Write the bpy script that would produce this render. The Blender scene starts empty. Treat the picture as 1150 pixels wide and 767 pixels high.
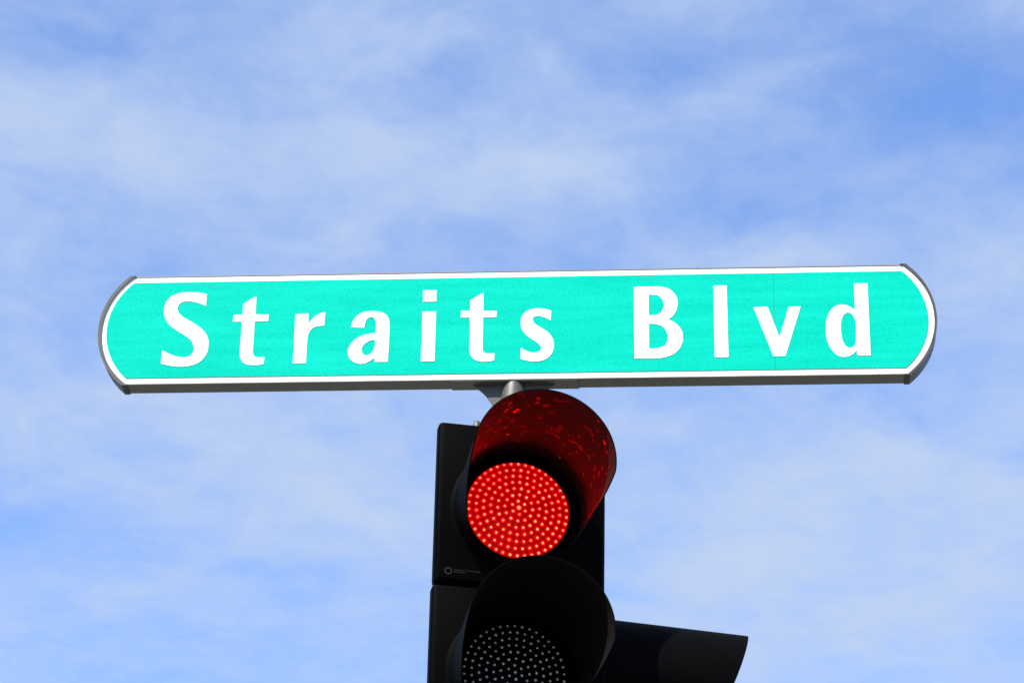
import bpy, bmesh, math, random
from mathutils import Vector, Matrix
R = math.radians
random.seed(7)
SC = bpy.context.scene
COL = SC.collection

# ------------------------------------------------------------------ camera, sky, sun, exposure
SIGN_Z = 5.58                       # height of the centre of the sign board above the ground
cd = bpy.data.cameras.new("camera")
cd.sensor_width = 36.0
cd.lens = 3264 / 1150 * 36.0
cd.clip_start = 0.1
cd.clip_end = 5000
cam = bpy.data.objects.new("camera", cd)
COL.objects.link(cam)
yaw, pit, rol = -0.08178819759, 0.47124900139, 0.02293929914
fw = Vector((math.sin(yaw)*math.cos(pit), math.cos(yaw)*math.cos(pit), math.sin(pit)))
r0 = fw.cross(Vector((0, 0, 1))).normalized()
u0 = r0.cross(fw)
rt = r0*math.cos(rol) + u0*math.sin(rol)
up = u0*math.cos(rol) - r0*math.sin(rol)
M3 = Matrix((rt, up, -fw)).transposed()
cam.matrix_world = Matrix.Translation((0.6266170, -7.6749304, SIGN_Z - 3.9797830)) @ M3.to_4x4()
SC.camera = cam

SUN_AZ, SUN_EL = R(-145), R(52)     # compass azimuth from +Y towards +X: the sun stands behind the camera, to the left
EXPOSURE = 0.9
SKY_STRENGTH = 0.12
SUN_STRENGTH = 5.0

world = bpy.data.worlds.new("World")
SC.world = world
world.use_nodes = True
nt = world.node_tree
nt.nodes.clear()
N, LK = nt.nodes.new, nt.links.new

def wmath(op, a, b=None, c=None, clamp=False):
    n = N("ShaderNodeMath"); n.operation = op; n.use_clamp = clamp
    for i, v in enumerate((a, b, c)):
        if v is None: continue
        if isinstance(v, (int, float)): n.inputs[i].default_value = v
        else: LK(v, n.inputs[i])
    return n.outputs[0]

sky = N("ShaderNodeTexSky"); sky.sky_type = 'NISHITA'; sky.sun_disc = False
sky.sun_elevation = SUN_EL; sky.sun_rotation = SUN_AZ
sky.air_density = 1.0; sky.dust_density = 0.6; sky.ozone_density = 1.6
tc = N("ShaderNodeTexCoord")
sep = N("ShaderNodeSeparateXYZ"); LK(tc.outputs["Generated"], sep.inputs[0])
dx, dy, dz = sep.outputs
az = wmath('MULTIPLY', wmath('ARCTAN2', dx, dy), 180/math.pi)       # degrees
el = wmath('MULTIPLY', wmath('ARCSINE', dz), 180/math.pi)
zc = wmath('MAXIMUM', dz, 0.08)
cmb = N("ShaderNodeCombineXYZ")
LK(wmath('DIVIDE', dx, zc), cmb.inputs[0]); LK(wmath('DIVIDE', dy, zc), cmb.inputs[1])
mp = N("ShaderNodeMapping"); LK(cmb.outputs[0], mp.inputs[0])
mp.inputs["Rotation"].default_value = (0, 0, R(8))
mp.inputs["Scale"].default_value = (0.9, 0.75, 1.0)

def noise(scale, detail, rough, dist, off):
    m = N("ShaderNodeVectorMath"); m.operation = 'ADD'; LK(mp.outputs[0], m.inputs[0]); m.inputs[1].default_value = off
    n = N("ShaderNodeTexNoise"); n.inputs["Scale"].default_value = scale; n.inputs["Detail"].default_value = detail
    n.inputs["Roughness"].default_value = rough; n.inputs["Distortion"].default_value = dist
    LK(m.outputs[0], n.inputs["Vector"])
    return n.outputs["Fac"]
n_big = noise(3.2, 4, 0.5, 0.3, (3.1, 1.7, 0))
n_mid = noise(10.0, 8, 0.58, 0.4, (7.3, 0.4, 0))
n_fine = noise(36.0, 6, 0.62, 0.3, (1.3, 5.4, 0))
# where the thicker and the thinner stretches of this afternoon's cirrus stand in the sky
CLOUDS = [  # azimuth, elevation, half width, half height (degrees), weight, slope
    (-11.78, 30.50, 6.72, 1.05, 0.33, 0.02),
    (-3.86, 30.50, 2.44, 0.49, 0.18, 0.20),
    (1.55, 28.62, 1.60, 0.53, 0.25, 0.10),
    (-8.95, 24.46, 6.36, 2.11, 0.30, 0.00),
    (2.52, 23.02, 5.72, 2.46, 0.34, 0.00),
    (-1.62, 33.59, 1.26, 0.32, 0.20, 0.00),
    (0.84, 32.04, 1.86, 0.32, 0.15, 0.25),
    (-6.83, 32.95, 2.51, 0.44, 0.14, 0.10),
    (6.24, 28.25, 1.19, 0.70, 0.15, 0.00),
    (-14.78, 32.06, 2.28, 0.49, -0.18, 0.00),
    (5.09, 31.61, 3.50, 1.23, -0.30, 0.10),
    (0.18, 29.53, 1.81, 0.49, -0.22, 0.10),
    (-1.01, 32.51, 1.46, 0.53, -0.20, 0.10),
    (-14.30, 22.71, 2.09, 0.70, -0.22, 0.00),
    (-15.08, 29.60, 1.61, 0.26, -0.12, 0.00),
    (-12.80, 20.75, 3.00, 0.35, -0.05, 0.00),

]
acc = None
for (a0, e0, sa, se, w, sl) in CLOUDS:
    da = wmath('SUBTRACT', az, a0)
    de = wmath('SUBTRACT', wmath('SUBTRACT', el, e0), wmath('MULTIPLY', da, sl))
    q = wmath('ADD', wmath('POWER', wmath('ABSOLUTE', wmath('DIVIDE', da, sa)), 2.0),
              wmath('POWER', wmath('ABSOLUTE', wmath('DIVIDE', de, se)), 2.0))
    g = wmath('MULTIPLY', wmath('EXPONENT', wmath('MULTIPLY', q, -1.0)), w)
    acc = g if acc is None else wmath('ADD', acc, g)
base = wmath('ADD', wmath('MULTIPLY', wmath('SUBTRACT', n_big, 0.5), 0.75), wmath('MULTIPLY', wmath('SUBTRACT', n_mid, 0.5), 1.0))
base = wmath('ADD', base, wmath('MULTIPLY', wmath('SUBTRACT', n_fine, 0.5), 0.38))
cov = wmath('ADD', wmath('ADD', base, acc), 0.49)
cr = N("ShaderNodeMapRange"); cr.interpolation_type = 'SMOOTHSTEP'
LK(cov, cr.inputs["Value"]); cr.inputs["From Min"].default_value = -0.1; cr.inputs["From Max"].default_value = 1.15
tint = N("ShaderNodeMix"); tint.data_type = 'RGBA'; tint.blend_type = 'MULTIPLY'; tint.inputs[0].default_value = 1
LK(sky.outputs[0], tint.inputs[6]); tint.inputs[7].default_value = (0.78, 0.96, 1.25, 1)
mix = N("ShaderNodeMix"); mix.data_type = 'RGBA'; LK(cr.outputs[0], mix.inputs[0])
LK(tint.outputs[2], mix.inputs[6]); mix.inputs[7].default_value = (2.38, 2.93, 4.0, 1)
bg = N("ShaderNodeBackground"); bg.inputs["Strength"].default_value = SKY_STRENGTH
LK(mix.outputs[2], bg.inputs["Color"])
wo = N("ShaderNodeOutputWorld"); LK(bg.outputs[0], wo.inputs["Surface"])

sd = bpy.data.lights.new("sun", 'SUN'); sd.energy = SUN_STRENGTH; sd.angle = R(0.53); sd.color = (1.0, 0.95, 0.87)
sun = bpy.data.objects.new("sun", sd); COL.objects.link(sun)
sdir = Vector((math.sin(SUN_AZ)*math.cos(SUN_EL), math.cos(SUN_AZ)*math.cos(SUN_EL), math.sin(SUN_EL)))
sun.rotation_euler = sdir.to_track_quat('Z', 'Y').to_euler()
sun.location = sdir*60
SC.view_settings.view_transform = 'Standard'
SC.view_settings.look = 'None'
SC.view_settings.gamma = 1
SC.view_settings.exposure = EXPOSURE
SC.view_settings.use_curve_mapping = False

# letter outlines in 0.1 mm on the board; "c" marks a corner
GLYPHS = {
  'S': [
    "-9309,1182c -9312,777c -9506,872 -9704,927 -9862,947 -10036,924 -10135,847 -10168,709 -10131,578 -10020,445 -9836,321 -9613,179 -9399,11 -9247,-164 -9164,-359 -9144,-596 -9166,-788 -9243,-958 -9386,-1114 -9591,-1209 -9839,-1252 -10090,-1244 -10325,-1202 -10542,-1143c -10533,-698c -10375,-791 -10195,-879 -10017,-929 -9861,-944 -9709,-912 -9612,-811 -9583,-674 -9619,-502 -9711,-350 -9875,-219 -10100,-64 -10305,91 -10476,288 -10557,485 -10576,746 -10519,963 -10382,1127 -10175,1224 -9923,1259 -9669,1250 -9472,1220",
  ],
  't1': [
    "-7794,1077c -7780,468c -7380,452c -7386,236c -7793,234c -7787,-747c -7773,-854 -7728,-949 -7630,-976 -7427,-971c -7436,-1201c -7577,-1229 -7788,-1234 -7963,-1202 -8084,-1114 -8158,-977 -8183,-827 -8178,-655c -8180,228c -8460,232c -8443,462c -8172,466c -8178,813c -8019,941",
  ],
  't2': [
    "-916,1088c -905,473c -505,466c -512,250c -903,248c -896,-771c -878,-878 -808,-947 -694,-962 -534,-955c -547,-1193c -706,-1216 -896,-1222 -1069,-1185 -1185,-1098 -1265,-957 -1292,-807 -1293,-637c -1302,255c -1578,260c -1573,484c -1296,479c -1302,834c -1124,952",
  ],
  'r': [
    "-6568,463c -6180,467c -6160,96c -6082,236 -5963,375 -5826,468 -5669,501c -5679,63c -5820,44 -5975,5 -6081,-82 -6137,-221 -6165,-414c -6170,-1196c -6563,-1190c",
  ],
  'a': [
    "-4867,-21c -4470,-41c -4445,120 -4398,250 -4322,316 -4243,325 -4172,267 -4128,133 -4114,-61 -4119,-229c -4266,-241 -4438,-273 -4623,-351 -4789,-488 -4891,-662 -4931,-818 -4902,-975 -4807,-1123 -4662,-1212 -4505,-1242 -4365,-1213 -4228,-1135 -4123,-1033c -4101,-1186c -3720,-1185c -3705,-628 -3706,-208 -3714,73 -3736,232 -3814,374 -3934,457 -4109,506 -4299,517 -4503,488 -4672,399 -4791,249 -4848,109",
    "-4116,-454c -4226,-462 -4349,-513 -4455,-606 -4509,-720 -4504,-842 -4456,-930 -4367,-966 -4268,-937 -4179,-830 -4131,-691 -4118,-552",
  ],
  'i': [
    "-2740,1202c -2336,1195c -2328,812c -2730,811c",
    "-2733,473c -2324,474c -2318,-1188c -2727,-1181c",
  ],
  's': [
    "1128,442c 1123,112c 991,195 865,249 740,276 631,246 579,166 603,71 698,-29 856,-136 1029,-269 1156,-428 1221,-621 1218,-830 1158,-1002 1027,-1146 857,-1220 656,-1244 454,-1217 242,-1155c 244,-780c 339,-851 464,-915 605,-945 729,-937 821,-889 851,-806 825,-719 723,-613 566,-499 408,-371 279,-187 226,7 235,200 316,364 470,478 673,524 892,513 1034,479",
  ],
  'B': [
    "3590,1204c 4155,1202c 4483,1176 4683,1090 4827,922 4899,715 4891,510 4824,306 4715,165 4606,93c 4769,8 4930,-145 5027,-330 5051,-533 5010,-756 4890,-956 4727,-1087 4511,-1164 4259,-1196c 3618,-1190c",
    "4034,928c 4173,925 4336,881 4438,785 4481,619 4462,435 4389,313 4262,254 4045,241c",
    "4044,-49c 4225,-56 4406,-116 4532,-240 4600,-425 4592,-627 4512,-776 4368,-847 4206,-872 4051,-870c",
  ],
  'l': [
    "5967,1200c 6365,1201c 6388,-1186c 5985,-1187c",
  ],
  'v': [
    "7151,456c 7564,468c 7899,-560c 8196,454c 8547,457c 8063,-1177c 7709,-1177c",
  ],
  'd': [
    "10145,1200c 10540,1201c 10551,-1197c 10168,-1198c 10147,-1015c 10034,-1147 9896,-1221 9743,-1234 9575,-1170 9427,-1003 9315,-752 9267,-425 9282,-116 9352,173 9485,385 9659,487 9831,495 10000,422 10142,296c",
    "9925,230 10043,181 10117,44 10151,-169 10151,-477 10133,-708 10077,-879 9956,-943 9839,-876 9759,-721 9715,-470 9709,-239 9736,-27 9803,146",
  ],
}

# ------------------------------------------------------------------ helpers
def mat(name, color, rough=0.5, metal=0.0, spec=0.5, noise_amt=0.0, noise_scale=20.0, bump=0.0, bump_scale=200.0, rough_var=0.0, coat=0.0):
    m = bpy.data.materials.new(name); m.use_nodes = True
    t = m.node_tree; b = t.nodes["Principled BSDF"]
    b.inputs["Base Color"].default_value = (*color, 1); b.inputs["Roughness"].default_value = rough
    b.inputs["Metallic"].default_value = metal; b.inputs["Specular IOR Level"].default_value = spec
    b.inputs["Coat Weight"].default_value = coat
    c = t.nodes.new("ShaderNodeTexCoord")
    if noise_amt or rough_var:
        n = t.nodes.new("ShaderNodeTexNoise"); n.inputs["Scale"].default_value = noise_scale; n.inputs["Detail"].default_value = 6
        n.inputs["Roughness"].default_value = 0.65
        t.links.new(c.outputs["Object"], n.inputs["Vector"])
        if noise_amt:
            r = t.nodes.new("ShaderNodeMix"); r.data_type = 'RGBA'
            t.links.new(n.outputs["Fac"], r.inputs[0])
            r.inputs[6].default_value = (*[x*(1-noise_amt) for x in color], 1)
            r.inputs[7].default_value = (*[min(1, x*(1+noise_amt)) for x in color], 1)
            t.links.new(r.outputs[2], b.inputs["Base Color"])
        if rough_var:
            r = t.nodes.new("ShaderNodeMapRange"); t.links.new(n.outputs["Fac"], r.inputs["Value"])
            r.inputs["To Min"].default_value = rough - rough_var; r.inputs["To Max"].default_value = rough + rough_var
            t.links.new(r.outputs[0], b.inputs["Roughness"])
    if bump:
        n2 = t.nodes.new("ShaderNodeTexNoise"); n2.inputs["Scale"].default_value = bump_scale; n2.inputs["Detail"].default_value = 3
        t.links.new(c.outputs["Object"], n2.inputs["Vector"])
        bp = t.nodes.new("ShaderNodeBump"); bp.inputs["Strength"].default_value = bump; bp.inputs["Distance"].default_value = 0.002
        t.links.new(n2.outputs["Fac"], bp.inputs["Height"]); t.links.new(bp.outputs[0], b.inputs["Normal"])
    return m

def emit_attr(name, base, rough):
    """lens material whose emission follows each lamp's own beam pattern, stored per vertex in the attribute 'glow'"""
    m = bpy.data.materials.new(name); m.use_nodes = True
    t = m.node_tree; b = t.nodes["Principled BSDF"]
    b.inputs["Base Color"].default_value = (*base, 1); b.inputs["Roughness"].default_value = rough; b.inputs["Specular IOR Level"].default_value = 0.04
    a = t.nodes.new("ShaderNodeAttribute"); a.attribute_name = "glow"
    t.links.new(a.outputs["Color"], b.inputs["Emission Color"]); b.inputs["Emission Strength"].default_value = 1
    return m

def empty(name, loc, rz=0.0, label=None, cat=None, group=None):
    o = bpy.data.objects.new(name, None); o.empty_display_size = 0.1; COL.objects.link(o)
    o.location = loc; o.rotation_euler = (0, 0, rz)
    if label: o["label"] = label
    if cat: o["category"] = cat
    if group: o["group"] = group
    return o

def link(name, me, m, parent=None, loc=None, smooth=None):
    if smooth is not None:
        for p in me.polygons: p.use_smooth = True
        if smooth < 180: me.set_sharp_from_angle(angle=R(smooth))
    o = bpy.data.objects.new(name, me); COL.objects.link(o)
    if m: me.materials.append(m)
    if parent: o.parent = parent
    if loc: o.location = loc
    return o

def from_bm(name, bm, m, parent=None, loc=None, smooth=None):
    bmesh.ops.recalc_face_normals(bm, faces=bm.faces)
    me = bpy.data.meshes.new(name); bm.to_mesh(me); bm.free()
    return link(name, me, m, parent, loc, smooth)

def add_box(bm, x0, x1, y0, y1, z0, z1, bev=0.0, seg=2):
    r = bmesh.ops.create_cube(bm, size=1)
    for v in r["verts"]:
        v.co = Vector(((x0+x1)/2 + v.co.x*(x1-x0), (y0+y1)/2 + v.co.y*(y1-y0), (z0+z1)/2 + v.co.z*(z1-z0)))
    if bev:
        es = list({e for v in r["verts"] for e in v.link_edges})
        bmesh.ops.bevel(bm, geom=es, offset=bev, segments=seg, affect='EDGES', profile=0.5)

def add_lathe(bm, prof, n=48, axis='Z', org=(0, 0, 0), cap0=False, cap1=False):
    """prof = [(radius, height)] turned about an axis"""
    rings = []
    for (r, h) in prof:
        ring = []
        for i in range(n):
            a = 2*math.pi*i/n
            c, s = r*math.cos(a), r*math.sin(a)
            p = {'Z': (c, s, h), 'Y': (c, h, s), 'X': (h, c, s)}[axis]
            ring.append(bm.verts.new((p[0]+org[0], p[1]+org[1], p[2]+org[2])))
        rings.append(ring)
    for a, b in zip(rings, rings[1:]):
        for i in range(n):
            bm.faces.new((a[i], a[(i+1) % n], b[(i+1) % n], b[i]))
    if cap0: bm.faces.new(rings[0])
    if cap1: bm.faces.new(rings[-1])

def extrude_outline(bm, pts, y0, y1):
    """prism over an outline of (x, z) points between two depths"""
    a = [bm.verts.new((x, y0, z)) for x, z in pts]; b = [bm.verts.new((x, y1, z)) for x, z in pts]
    n = len(pts)
    for i in range(n): bm.faces.new((a[i], a[(i+1) % n], b[(i+1) % n], b[i]))
    bm.faces.new(a); bm.faces.new(b)

def strip(bm, outer, inner, y0, y1, closed=True):
    """band between two outlines, front face at y0, back at y1"""
    n = len(outer)
    q = [[bm.verts.new((x, y, z)) for x, z in pts] for pts, y in ((outer, y0), (inner, y0), (inner, y1), (outer, y1))]
    for i in range(n if closed else n-1):
        j = (i+1) % n
        for k in range(4):
            A, B = q[k], q[(k+1) % 4]
            bm.faces.new((A[i], A[j], B[j], B[i]))
    if not closed:
        for i in (0, n-1): bm.faces.new([q[k][i] for k in range(4)])

def curve_mesh(name, loops, depth, bevel=0.0):
    """filled 2-D outlines (x, z) extruded to a mesh"""
    cu = bpy.data.curves.new(name, 'CURVE'); cu.dimensions = '2D'; cu.fill_mode = 'BOTH'; cu.extrude = depth/2
    for lp in loops:
        s = cu.splines.new('POLY'); s.points.add(len(lp)-1); s.use_cyclic_u = True
        for p, (x, z) in zip(s.points, lp): p.co = (x, z, 0, 1)
    o = bpy.data.objects.new(name, cu); COL.objects.link(o)
    dg = bpy.context.evaluated_depsgraph_get(); dg.update()
    me = bpy.data.meshes.new_from_object(o.evaluated_get(dg)); me.name = name
    bpy.data.objects.remove(o); bpy.data.curves.remove(cu)
    me.transform(Matrix.Rotation(math.pi/2, 4, 'X'))      # x, y -> x, z
    return me

def text_mesh(body, size, depth):
    cu = bpy.data.curves.new("lettering", 'FONT'); cu.body = body; cu.size = size; cu.extrude = depth/2; cu.space_line = 0.85
    o = bpy.data.objects.new("lettering", cu); COL.objects.link(o)
    dg = bpy.context.evaluated_depsgraph_get(); dg.update()
    me = bpy.data.meshes.new_from_object(o.evaluated_get(dg))
    bpy.data.objects.remove(o); bpy.data.curves.remove(cu)
    me.transform(Matrix.Rotation(math.pi/2, 4, 'X'))
    return me

def smooth_outline(txt):
    pts = []
    for tok in txt.split():
        c = tok.endswith('c'); a, b = tok.rstrip('c').split(',')
        pts.append((Vector((int(a)/1e4, int(b)/1e4)), c))
    n = len(pts); out = []
    for i in range(n):
        p1, c1 = pts[i]; p2, c2 = pts[(i+1) % n]
        p0 = pts[i-1][0]; p3 = pts[(i+2) % n][0]
        out.append((p1.x, p1.y))
        if c1 and c2: continue
        d = (p2-p1).length
        def tang(a, b, c):
            da, db = (b-a).length, (c-b).length
            return ((b-a)/da*db + (c-b)/db*da)/(da+db)
        t1 = (tang(p0, p1, p2) if not c1 else None); t2 = (tang(p1, p2, p3) if not c2 else None)
        if t1 is None: t1 = ((p2-p1)*2/d - t2)
        if t2 is None: t2 = ((p2-p1)*2/d - t1)
        k = 8
        for s in range(1, k):
            u = s/k
            h = (2*u**3-3*u*u+1)*p1 + (u**3-2*u*u+u)*d*t1 + (-2*u**3+3*u*u)*p2 + (u**3-u*u)*d*t2
            out.append((h.x, h.y))
    return out

# ------------------------------------------------------------------ materials
M_white = mat("white_sheeting", (0.82, 0.82, 0.80), 0.35, noise_amt=0.02, noise_scale=60)
M_alu = mat("weathered_aluminium", (0.165, 0.16, 0.13), 0.5, metal=0.25, noise_amt=0.35, noise_scale=18, rough_var=0.12)
M_cap = mat("dull_end_trim", (0.048, 0.044, 0.04), 0.5, metal=0.3, noise_amt=0.6, noise_scale=26, rough_var=0.15)
M_pole = mat("grey_painted_steel", (0.058, 0.057, 0.046), 0.5, noise_amt=0.12, noise_scale=14, rough_var=0.08)
M_black = mat("black_housing", (0.0009, 0.0009, 0.0009), 0.5, spec=0.018, noise_amt=0.3, noise_scale=9, rough_var=0.08, bump=0.05, bump_scale=300)
M_visor = mat("black_visor", (0.0018, 0.0018, 0.0018), 0.6, spec=0.02, noise_amt=0.25, noise_scale=12, rough_var=0.06, bump=0.06, bump_scale=60)
M_inside = mat("worn_visor_inside", (0.0064, 0.0056, 0.0056), 0.4, spec=0.07, bump=0.35, bump_scale=19)
t = M_inside.node_tree                                     # dull moulded plastic with small polished dimples
c = t.nodes.new("ShaderNodeTexCoord"); n = t.nodes.new("ShaderNodeTexNoise"); n.inputs["Scale"].default_value = 38; n.inputs["Detail"].default_value = 2
t.links.new(c.outputs["Object"], n.inputs["Vector"]); r = t.nodes.new("ShaderNodeMapRange"); r.interpolation_type = 'SMOOTHSTEP'
t.links.new(n.outputs["Fac"], r.inputs["Value"]); r.inputs["From Min"].default_value = 0.565; r.inputs["From Max"].default_value = 0.72
r.inputs["To Min"].default_value = 0.75; r.inputs["To Max"].default_value = 0.10
t.links.new(r.outputs[0], t.nodes["Principled BSDF"].inputs["Roughness"])
M_bezel = mat("black_bezel", (0.0012, 0.0012, 0.0012), 0.5, spec=0.015)
M_print = mat("grey_print", (0.021, 0.0195, 0.017), 0.7, spec=0.1)
M_darklens = mat("dark_lens", (0.002, 0.0018, 0.0016), 0.4, spec=0.02)
M_led_off = mat("unlit_led", (0.80, 0.77, 0.73), 0.25, spec=0.6)  # near-white base colour stands in for the glints on the domes
M_redlens = emit_attr("red_lens_lit", (0.02, 0.0005, 0.0005), 0.35)
M_redled = emit_attr("red_led_lit", (0.2, 0.02, 0.02), 0.25)
M_bolt = mat("zinc_bolt", (0.35, 0.35, 0.34), 0.4, metal=0.8)
M_screw = mat("dark_screw", (0.03, 0.03, 0.03), 0.5)
M_joint = mat("sheet_joint", (0.0, 0.10, 0.08), 0.6)

# retroreflective green sheeting: honeycomb cells and faint horizontal roller bands
M_green = bpy.data.materials.new("green_sheeting"); M_green.use_nodes = True
t = M_green.node_tree; b = t.nodes["Principled BSDF"]; b.inputs["Roughness"].default_value = 0.35
b.inputs["Specular IOR Level"].default_value = 0.02
c = t.nodes.new("ShaderNodeTexCoord")
mpn = t.nodes.new("ShaderNodeMapping"); t.links.new(c.outputs["Object"], mpn.inputs[0]); mpn.inputs["Scale"].default_value = (1, 1, 1)
vo = t.nodes.new("ShaderNodeTexVoronoi"); vo.feature = 'DISTANCE_TO_EDGE'; vo.inputs["Scale"].default_value = 150; vo.inputs["Randomness"].default_value = 0.35
t.links.new(mpn.outputs[0], vo.inputs["Vector"])
mr = t.nodes.new("ShaderNodeMapRange"); t.links.new(vo.outputs["Distance"], mr.inputs["Value"]); mr.inputs["From Max"].default_value = 0.25
mp2 = t.nodes.new("ShaderNodeMapping"); t.links.new(c.outputs["Object"], mp2.inputs[0]); mp2.inputs["Scale"].default_value = (1.2, 1, 14)
nb = t.nodes.new("ShaderNodeTexNoise"); nb.inputs["Scale"].default_value = 2.2; nb.inputs["Detail"].default_value = 5; t.links.new(mp2.outputs[0], nb.inputs["Vector"])
mr2 = t.nodes.new("ShaderNodeMapRange"); t.links.new(nb.outputs["Fac"], mr2.inputs["Value"]); mr2.inputs["From Min"].default_value = 0.3; mr2.inputs["From Max"].default_value = 0.75
fm = t.nodes.new("ShaderNodeMath"); fm.operation = 'MULTIPLY'; t.links.new(mr.outputs[0], fm.inputs[0]); fm.inputs[1].default_value = 0.5
fa = t.nodes.new("ShaderNodeMath"); fa.operation = 'MULTIPLY_ADD'; t.links.new(mr2.outputs[0], fa.inputs[0]); fa.inputs[1].default_value = 0.5; t.links.new(fm.outputs[0], fa.inputs[2])
mx = t.nodes.new("ShaderNodeMix"); mx.data_type = 'RGBA'; t.links.new(fa.outputs[0], mx.inputs[0])
mx.inputs[6].default_value = (0.0, 0.385, 0.272, 1); mx.inputs[7].default_value = (0.006, 0.54, 0.395, 1)
t.links.new(mx.outputs[2], b.inputs["Base Color"])

# asphalt
M_ground = mat("asphalt", (0.10, 0.10, 0.09), 0.9, noise_amt=0.3, noise_scale=3)

# ------------------------------------------------------------------ ground
bm = bmesh.new()
S = 600
bm.faces.new([bm.verts.new(p) for p in ((-S, -S, 0), (S, -S, 0), (S, S, 0), (-S, S, 0))])
g = from_bm("ground", bm, M_ground); g["kind"] = "structure"

# ------------------------------------------------------------------ street name sign
HW, HH, SAG, DEP = 1.1665, 0.1806, 0.0835, 0.060
def board_outline(off, n=28, off_end=None):
    """straight edges and a circular arc at each end; off = inset from the board edge, off_end = inset of the arcs"""
    oe = off if off_end is None else off_end
    h = HH - off
    rad = (HH*HH + SAG*SAG)/(2*SAG); cx = HW + SAG - rad
    rr = rad - oe
    a0 = math.asin(h/rr)
    right = [(cx + rr*math.cos(a), rr*math.sin(a)) for a in [a0 - 2*a0*i/n for i in range(n+1)]]
    left = [(-x, -z) for x, z in right]
    return right + left                                    # clockwise seen from the front
sign = empty("street_name_sign", (0, 0, SIGN_Z), 0,
             "long turquoise street name board with white lettering and rounded ends above the lit red light", "street sign")
# hollow-looking box frame: rim round the board with a back plate
bm = bmesh.new()
strip(bm, board_outline(-0.0016), board_outline(0.001), -0.0004, DEP)
from_bm("frame", bm, M_alu, sign)
bm = bmesh.new()
extrude_outline(bm, board_outline(0.001), 0.0012, DEP-0.004)
bmesh.ops.recalc_face_normals(bm, faces=bm.faces)
from_bm("panel", bm, M_white, sign)
for sgn in (1, -1):                                        # the curved trim strip at each end
    fl = 0.0065 if sgn < 0 else 0.0035
    n = 28
    o = board_outline(-0.0042)[:n+1]; i_ = board_outline(-0.001, off_end=fl)[:n+1]
    o = [(sgn*x, z) for x, z in o]; i_ = [(sgn*x, z) for x, z in i_]
    # run a short way along the straight edges
    o = [(sgn*(HW-0.014), HH+0.0042)] + o + [(sgn*(HW-0.014), -HH-0.0042)]
    i_ = [(sgn*(HW-0.014), HH-0.0008)] + i_ + [(sgn*(HW-0.014), -HH+0.0008)]
    bm = bmesh.new(); strip(bm, o, i_, -0.0034, DEP+0.002, closed=False)
    from_bm("end_trim", bm, M_cap, sign, smooth=35)
me = curve_mesh("green_field", [board_outline(0.0200, off_end=0.0215)], 0.002)
link("green_field", me, M_green, sign, (0, 0.0001, 0))
GL = {}
for k, loops in GLYPHS.items():
    me = curve_mesh("letter", [smooth_outline(l) for l in loops], 0.0016)
    link("letter", me, M_white, sign, (0, -0.0013, 0))
# joint between two lengths of green sheeting, and small rivets
bm = bmesh.new()
add_box(bm, 0.7748, 0.7761, -0.0012, -0.0002, -0.1600, 0.1600)
from_bm("sheet_joint", bm, M_joint, sign)
for x, z in ((0.967, 0.157), (0.973, -0.158), (0.565, 0.157)):
    bm = bmesh.new(); add_lathe(bm, [(0.0001, -0.0006), (0.0016, 0.0), (0.002, 0.003)], 10, 'Y')
    from_bm("rivet", bm, M_joint, sign, (x, -0.0012, z))
bm = bmesh.new(); add_lathe(bm, [(0.0001, -0.0016), (0.0022, -0.001), (0.0026, 0.003)], 10, 'Y')
from_bm("screw", bm, M_screw, sign, (1.0405, -0.0016, -0.1145))

# ------------------------------------------------------------------ post
PX, PY = 0.004, 0.030
post = empty("signal_post", (PX, PY, 0), 0, "grey steel post that carries the signal heads and the green street name board", "post")
ztop = SIGN_Z - HH - 0.0036
bm = bmesh.new()
add_lathe(bm, [(0.058, 0.02), (0.058, ztop-1.9), (0.052, ztop-1.86), (0.044, ztop-1.80), (0.042, ztop-0.12), (0.0405, ztop-0.06), (0.034, ztop-0.022), (0.0305, ztop-0.004), (0.0295, ztop)], 40, cap0=True, cap1=True)
from_bm("shaft", bm, M_pole, post, smooth=40)
for sgn in (-1, 1):                                        # curved gusset fin on each side of the post head
    pts = [(0.030, -0.0015), (0.122, -0.0015)]
    q0 = R(27)
    for i in range(15):                                    # concave edge sweeping down to the shaft
        a = q0 + (R(90)-q0)*i/14
        pts.append((0.121 - 0.079*(math.sin(a)-math.sin(q0))/(1-math.sin(q0)), -0.004 - 0.150*(1-math.cos(a)/math.cos(q0))))
    pts.append((0.036, -0.154)); pts.append((0.030, -0.060))
    bm = bmesh.new(); extrude_outline(bm, [(sgn*x, z) for x, z in pts], -0.004, 0.004)
    from_bm("gusset", bm, M_pole, post, (0, 0, ztop))
bm = bmesh.new(); add_box(bm, -0.186, 0.192, -0.031, 0.031, -0.0016, -0.0002, 0.001, 1)
from_bm("mounting_plate", bm, M_alu, post, (0, 0, ztop))
bm = bmesh.new(); add_box(bm, -0.17, 0.17, -0.17, 0.17, 0.0, 0.022, 0.004)
from_bm("base_plate", bm, M_pole, post)
for sx in (-1, 1):
    for sy in (-1, 1):
        bm = bmesh.new(); add_lathe(bm, [(0.019, 0.022), (0.019, 0.038), (0.010, 0.040), (0.010, 0.06)], 6, cap1=True)
        from_bm("anchor_bolt", bm, M_bolt, post, (sx*0.13, sy*0.13, 0))

# ------------------------------------------------------------------ signal heads
LR = 0.146                                                 # lens radius
RINGS = 7
def led_spots():
    out = [(0.0, 0.0)]
    for k in range(1, RINGS+1):
        n = 6*k
        for i in range(n):
            a = 2*math.pi*(i + 0.25*(k % 3))/n + 0.37*k
            out.append((k/RINGS*0.1385*math.cos(a), k/RINGS*0.1385*math.sin(a)))
    return out
SPOTS = led_spots()
def dome_y(r): return -0.016*(1 - (r/LR)**2)               # slightly domed lens, forward is -Y

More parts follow.
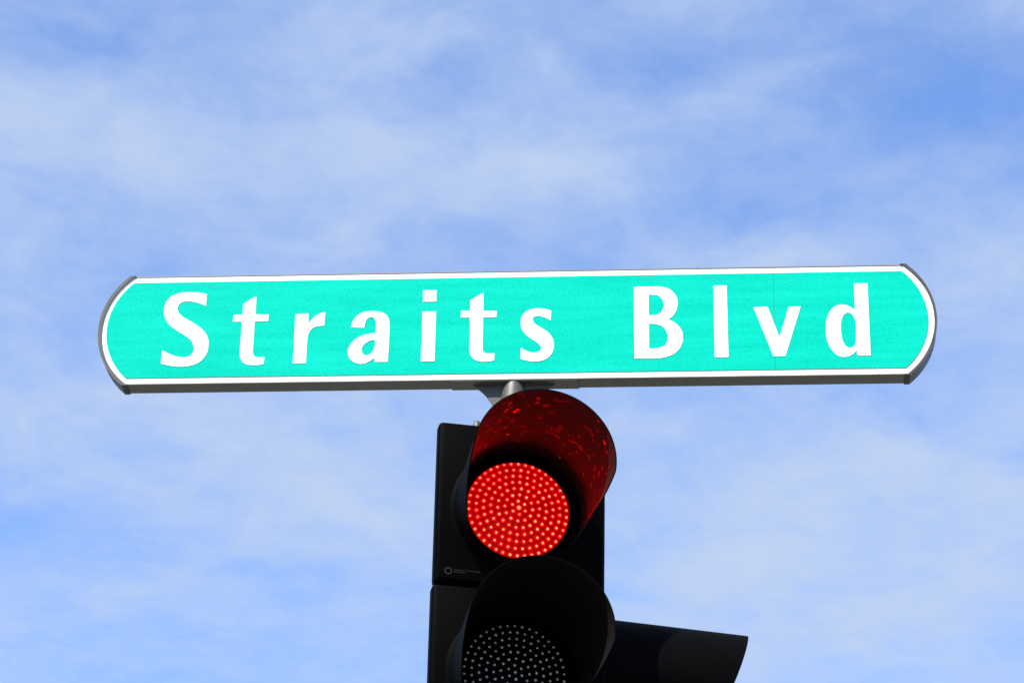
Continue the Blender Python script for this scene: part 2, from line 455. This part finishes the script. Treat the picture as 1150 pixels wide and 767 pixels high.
def glow_attr(me, fn):
    a = me.color_attributes.new("glow", 'FLOAT_COLOR', 'POINT')
    for v, d in zip(me.vertices, a.data): d.color = (*fn(v.co), 1)

def lens_mesh(lit):
    bm = bmesh.new()
    prof = [(LR*i/(60 if lit else 14), dome_y(LR*i/(60 if lit else 14))) for i in range(1, (60 if lit else 14)+1)]
    add_lathe(bm, prof, 240 if lit else 64, 'Y', cap0=True)
    bmesh.ops.recalc_face_normals(bm, faces=bm.faces)
    me = bpy.data.meshes.new("lens"); bm.to_mesh(me); bm.free()
    if lit:
        rnd = [random.uniform(0.75, 1.25) for _ in SPOTS]
        def fn(co):
            r = math.hypot(co.x, co.z)
            dd = min(((co.x-x)**2 + (co.z-z)**2, i) for i, (x, z) in enumerate(SPOTS))
            q = math.exp(-dd[0]/(2*0.0046**2))
            # glow falls off from each LED into the gaps, its strength varied at random
            k = 0.14 + 0.70*q*rnd[dd[1]]
            return (k, 0.006*q*k, 0.006*q*k)
        glow_attr(me, fn)
    return me

def led_mesh(lit):
    bm = bmesh.new(); glow = []
    for i, (x, z) in enumerate(SPOTS):
        rr = (0.0030 if lit else 0.0034)*random.uniform(0.88, 1.1)
        y0 = dome_y(math.hypot(x, z))
        b = random.uniform(0.7, 1.3)
        if i == 0 and lit: rr *= 2.0; b = 0.75  # enlarged centre LED stands in for the highlight at the middle of the lens
        warm = 0.75 + 0.6*max(0, min(1, 0.5 - (z - 0.4*x)/0.30))
        prof = [(rr*1.25, 0.0008), (rr, -rr*0.35), (rr*0.72, -rr*0.75), (rr*0.35, -rr*0.95), (rr*0.02, -rr)]
        n = 10
        add_lathe(bm, prof, n, 'Y', org=(x, y0, z), cap1=True)
        for w in (0.05, 0.35, 0.8, 1.0, 1.0): glow += [(w*b, warm)]*n
    me = bpy.data.meshes.new("led_array"); 
    bm.verts.ensure_lookup_table()
    bmesh.ops.recalc_face_normals(bm, faces=bm.faces)
    bm.to_mesh(me); bm.free()
    if lit:
        a = me.color_attributes.new("glow", 'FLOAT_COLOR', 'POINT')
        for (w, wm), d in zip(glow, a.data): d.color = (5.5*(0.25+0.75*w), 0.36*w*wm, 0.17*w, 1)
    return me

LENS_LIT, LENS_DARK, LED_LIT, LED_DARK = lens_mesh(True), lens_mesh(False), led_mesh(True), led_mesh(False)

def visor_mesh(depth, rb, rf, cut0, cut1, a_end, d_end, tw, y0=0.0, th=0.0035):
    """long cut-away hood round a lens: full length over the top, its edge sweeping back below"""
    na, nd = 96, 14
    bm = bmesh.new()
    def length(a):
        t = abs(a - tw)
        if t <= cut0: return depth
        u = min(1, (t-cut0)/(cut1-cut0))
        u = u*u*(3-2*u)*0.25 + u*0.75
        return depth + (d_end - depth)*u
    grids = []
    for dr in (th/2, -th/2):
        G = []
        for i in range(na+1):
            a = -a_end + 2*a_end*i/na
            L = length(a); row = []
            for j in range(nd+1):
                d = L*j/nd
                r = rb + (rf-rb)*d/depth + dr
                row.append(bm.verts.new((r*math.sin(a), y0-d, r*math.cos(a))))
            G.append(row)
        grids.append(G)
    A, B = grids
    for i in range(na):
        for j in range(nd):
            bm.faces.new((A[i][j], A[i+1][j], A[i+1][j+1], A[i][j+1]))
            bm.faces.new((B[i][j], B[i+1][j], B[i+1][j+1], B[i][j+1])).material_index = 1
        bm.faces.new((A[i][nd], A[i+1][nd], B[i+1][nd], B[i][nd]))
        bm.faces.new((A[i][0], A[i+1][0], B[i+1][0], B[i][0]))
    for i in (0, na):
        for j in range(nd): bm.faces.new((A[i][j], A[i][j+1], B[i][j+1], B[i][j]))
    bmesh.ops.recalc_face_normals(bm, faces=bm.faces)
    me = bpy.data.meshes.new("visor"); bm.to_mesh(me); bm.free()
    me.materials.append(M_visor); me.materials.append(M_inside)
    return me

HD, SEC = 0.11, 0.485                         # housing half width, depth, section height
def signal_head(name, loc, rz, lit, label, logo=True, bracket=None, vis=(0.39, 0.178, 0.193, R(88), R(140), R(152), 0.05, R(10))):
    """Empty at the top lens; local -Y is the way the head faces"""
    t = empty(name, loc, rz, label, "traffic light", "three lens traffic light heads on the post")
    VIS = visor_mesh(*vis)
    for k in range(3):
        z = -SEC*k
        e = 0.0035 if k else 0
        wl, wr = 0.227 + e, 0.255 + e
        bm = bmesh.new()
        z0, z1 = z-SEC/2+0.016, z+SEC/2+(0.019 if k == 0 else 0.0125)
        add_box(bm, -wl, wr, 0.012, 0.062, z0, z1, 0.012, 3)
        add_box(bm, -wl+0.06, wr-0.06, 0.055, 0.012+HD, z0+0.03, z1-0.05, 0.02, 3)
        h = from_bm("housing", bm, M_black, t, smooth=40)
        bm = bmesh.new()                                   # hinged front door with a round opening boss
        add_box(bm, -wl+0.008, wr-0.008, 0.000, 0.0119, z0+0.008, z1-0.008, 0.005, 2)
        from_bm("door", bm, M_black, h, smooth=40)
        bm = bmesh.new()
        add_lathe(bm, [(LR+0.001, 0.004), (LR+0.001, -0.014), (LR+0.005, -0.018), (LR+0.012, -0.014), (LR+0.030, -0.006), (LR+0.046, 0.0005)], 96, 'Y', org=(0, 0, z))
        from_bm("bezel", bm, M_bezel, t, smooth=40)
        on = lit and k == 0
        le = link("lens", (LENS_LIT if on else LENS_DARK).copy(), M_redlens if on else M_darklens, t, (0, -0.004, z + 0.004), 60)
        if on: le["label"] = "glowing red lens"
        else: le["label"] = "unlit dark lens"
        link("led_array", (LED_LIT if on else LED_DARK).copy(), M_redled if on else M_led_off, le, None, 60)
        link("visor", VIS.copy() if k else VIS, None, t, (0, 0, z), 40)
        if on:
            for i, (x, z2) in enumerate(((0.004, 0.016), (-0.044, -0.07), (0.115, 0.025), (0.093, 0.073), (0.057, 0.103), (-0.004, 0.118), (-0.054, 0.105), (-0.09, 0.076), (-0.114, 0.029), (0.06, 0.04), (-0.05, 0.06), (0.02, -0.09))):
                ld = bpy.data.lights.new("led_beam", 'SPOT'); ld.energy = 0.18; ld.color = (1, 0.00022, 0.00014)
                ld.spot_size = R(116); ld.spot_blend = 0.55; ld.shadow_soft_size = 0.002
                lo = bpy.data.objects.new("led_beam", ld); COL.objects.link(lo); lo.parent = le
                lo.location = (x, -0.024, z2); lo.rotation_euler = (R(-90), 0, 0)
    # seams' clamps and rear brackets to the post
    for z in (SEC*0.15, -SEC*2.1):
        bm = bmesh.new()
        br = bracket or 0.08
        add_box(bm, -0.03, 0.03, 0.012+HD-0.002, 0.012+HD+br, z-0.02, z+0.02, 0.004)
        from_bm("bracket", bm, M_black, t)
    bm = bmesh.new()
    add_lathe(bm, [(0.012, 0.0), (0.012, 0.012), (0.009, 0.016), (0.009, 0.020), (0.006, 0.023)], 16, org=(-0.115, 0.038, SEC/2+0.018), cap1=True)
    from_bm("top_stud", bm, M_pole, t, smooth=40)
    if logo:
        # maker's mark: a toothed ring and two short lines of print
        bm = bmesh.new()
        n = 48
        outer = [((0.0112 if (i//2) % 2 else 0.0096)*math.cos(2*math.pi*i/n), (0.0112 if (i//2) % 2 else 0.0096)*math.sin(2*math.pi*i/n)) for i in range(n)]
        inner = [(0.0072*math.cos(2*math.pi*i/n), 0.0072*math.sin(2*math.pi*i/n)) for i in range(n)]
        strip(bm, outer, inner, -0.0012, 0.0005)
        from_bm("maker_emblem", bm, M_print, t, ((-0.190, -0.196)[0], 0, (-0.190, -0.196)[1]))
        me = text_mesh("Singapore Technologies\nElectronics", 0.0076, 0.001)
        link("maker_lettering", me, M_print, t, ((-0.190, -0.196)[0]+0.0155, -0.0006, (-0.190, -0.196)[1]+0.0025))
    return t

PHI1, PHI2 = R(15.2), R(111)
def head_at(px_loc, rz): return px_loc
main = signal_head("traffic_light", (0.045, -0.262, SIGN_Z-0.723), PHI1, True,
                   "black traffic light facing the viewer with its top lens glowing red, under the green board", True, 0.13)
side = signal_head("traffic_light", (0.19, 0.12, SIGN_Z-1.08), PHI2, False,
                   "black traffic light turned away to the right, only its long hood showing beside the other", False, 0.05, (0.50, 0.182, 0.188, R(22), R(150), R(152), 0.35, 0.0))
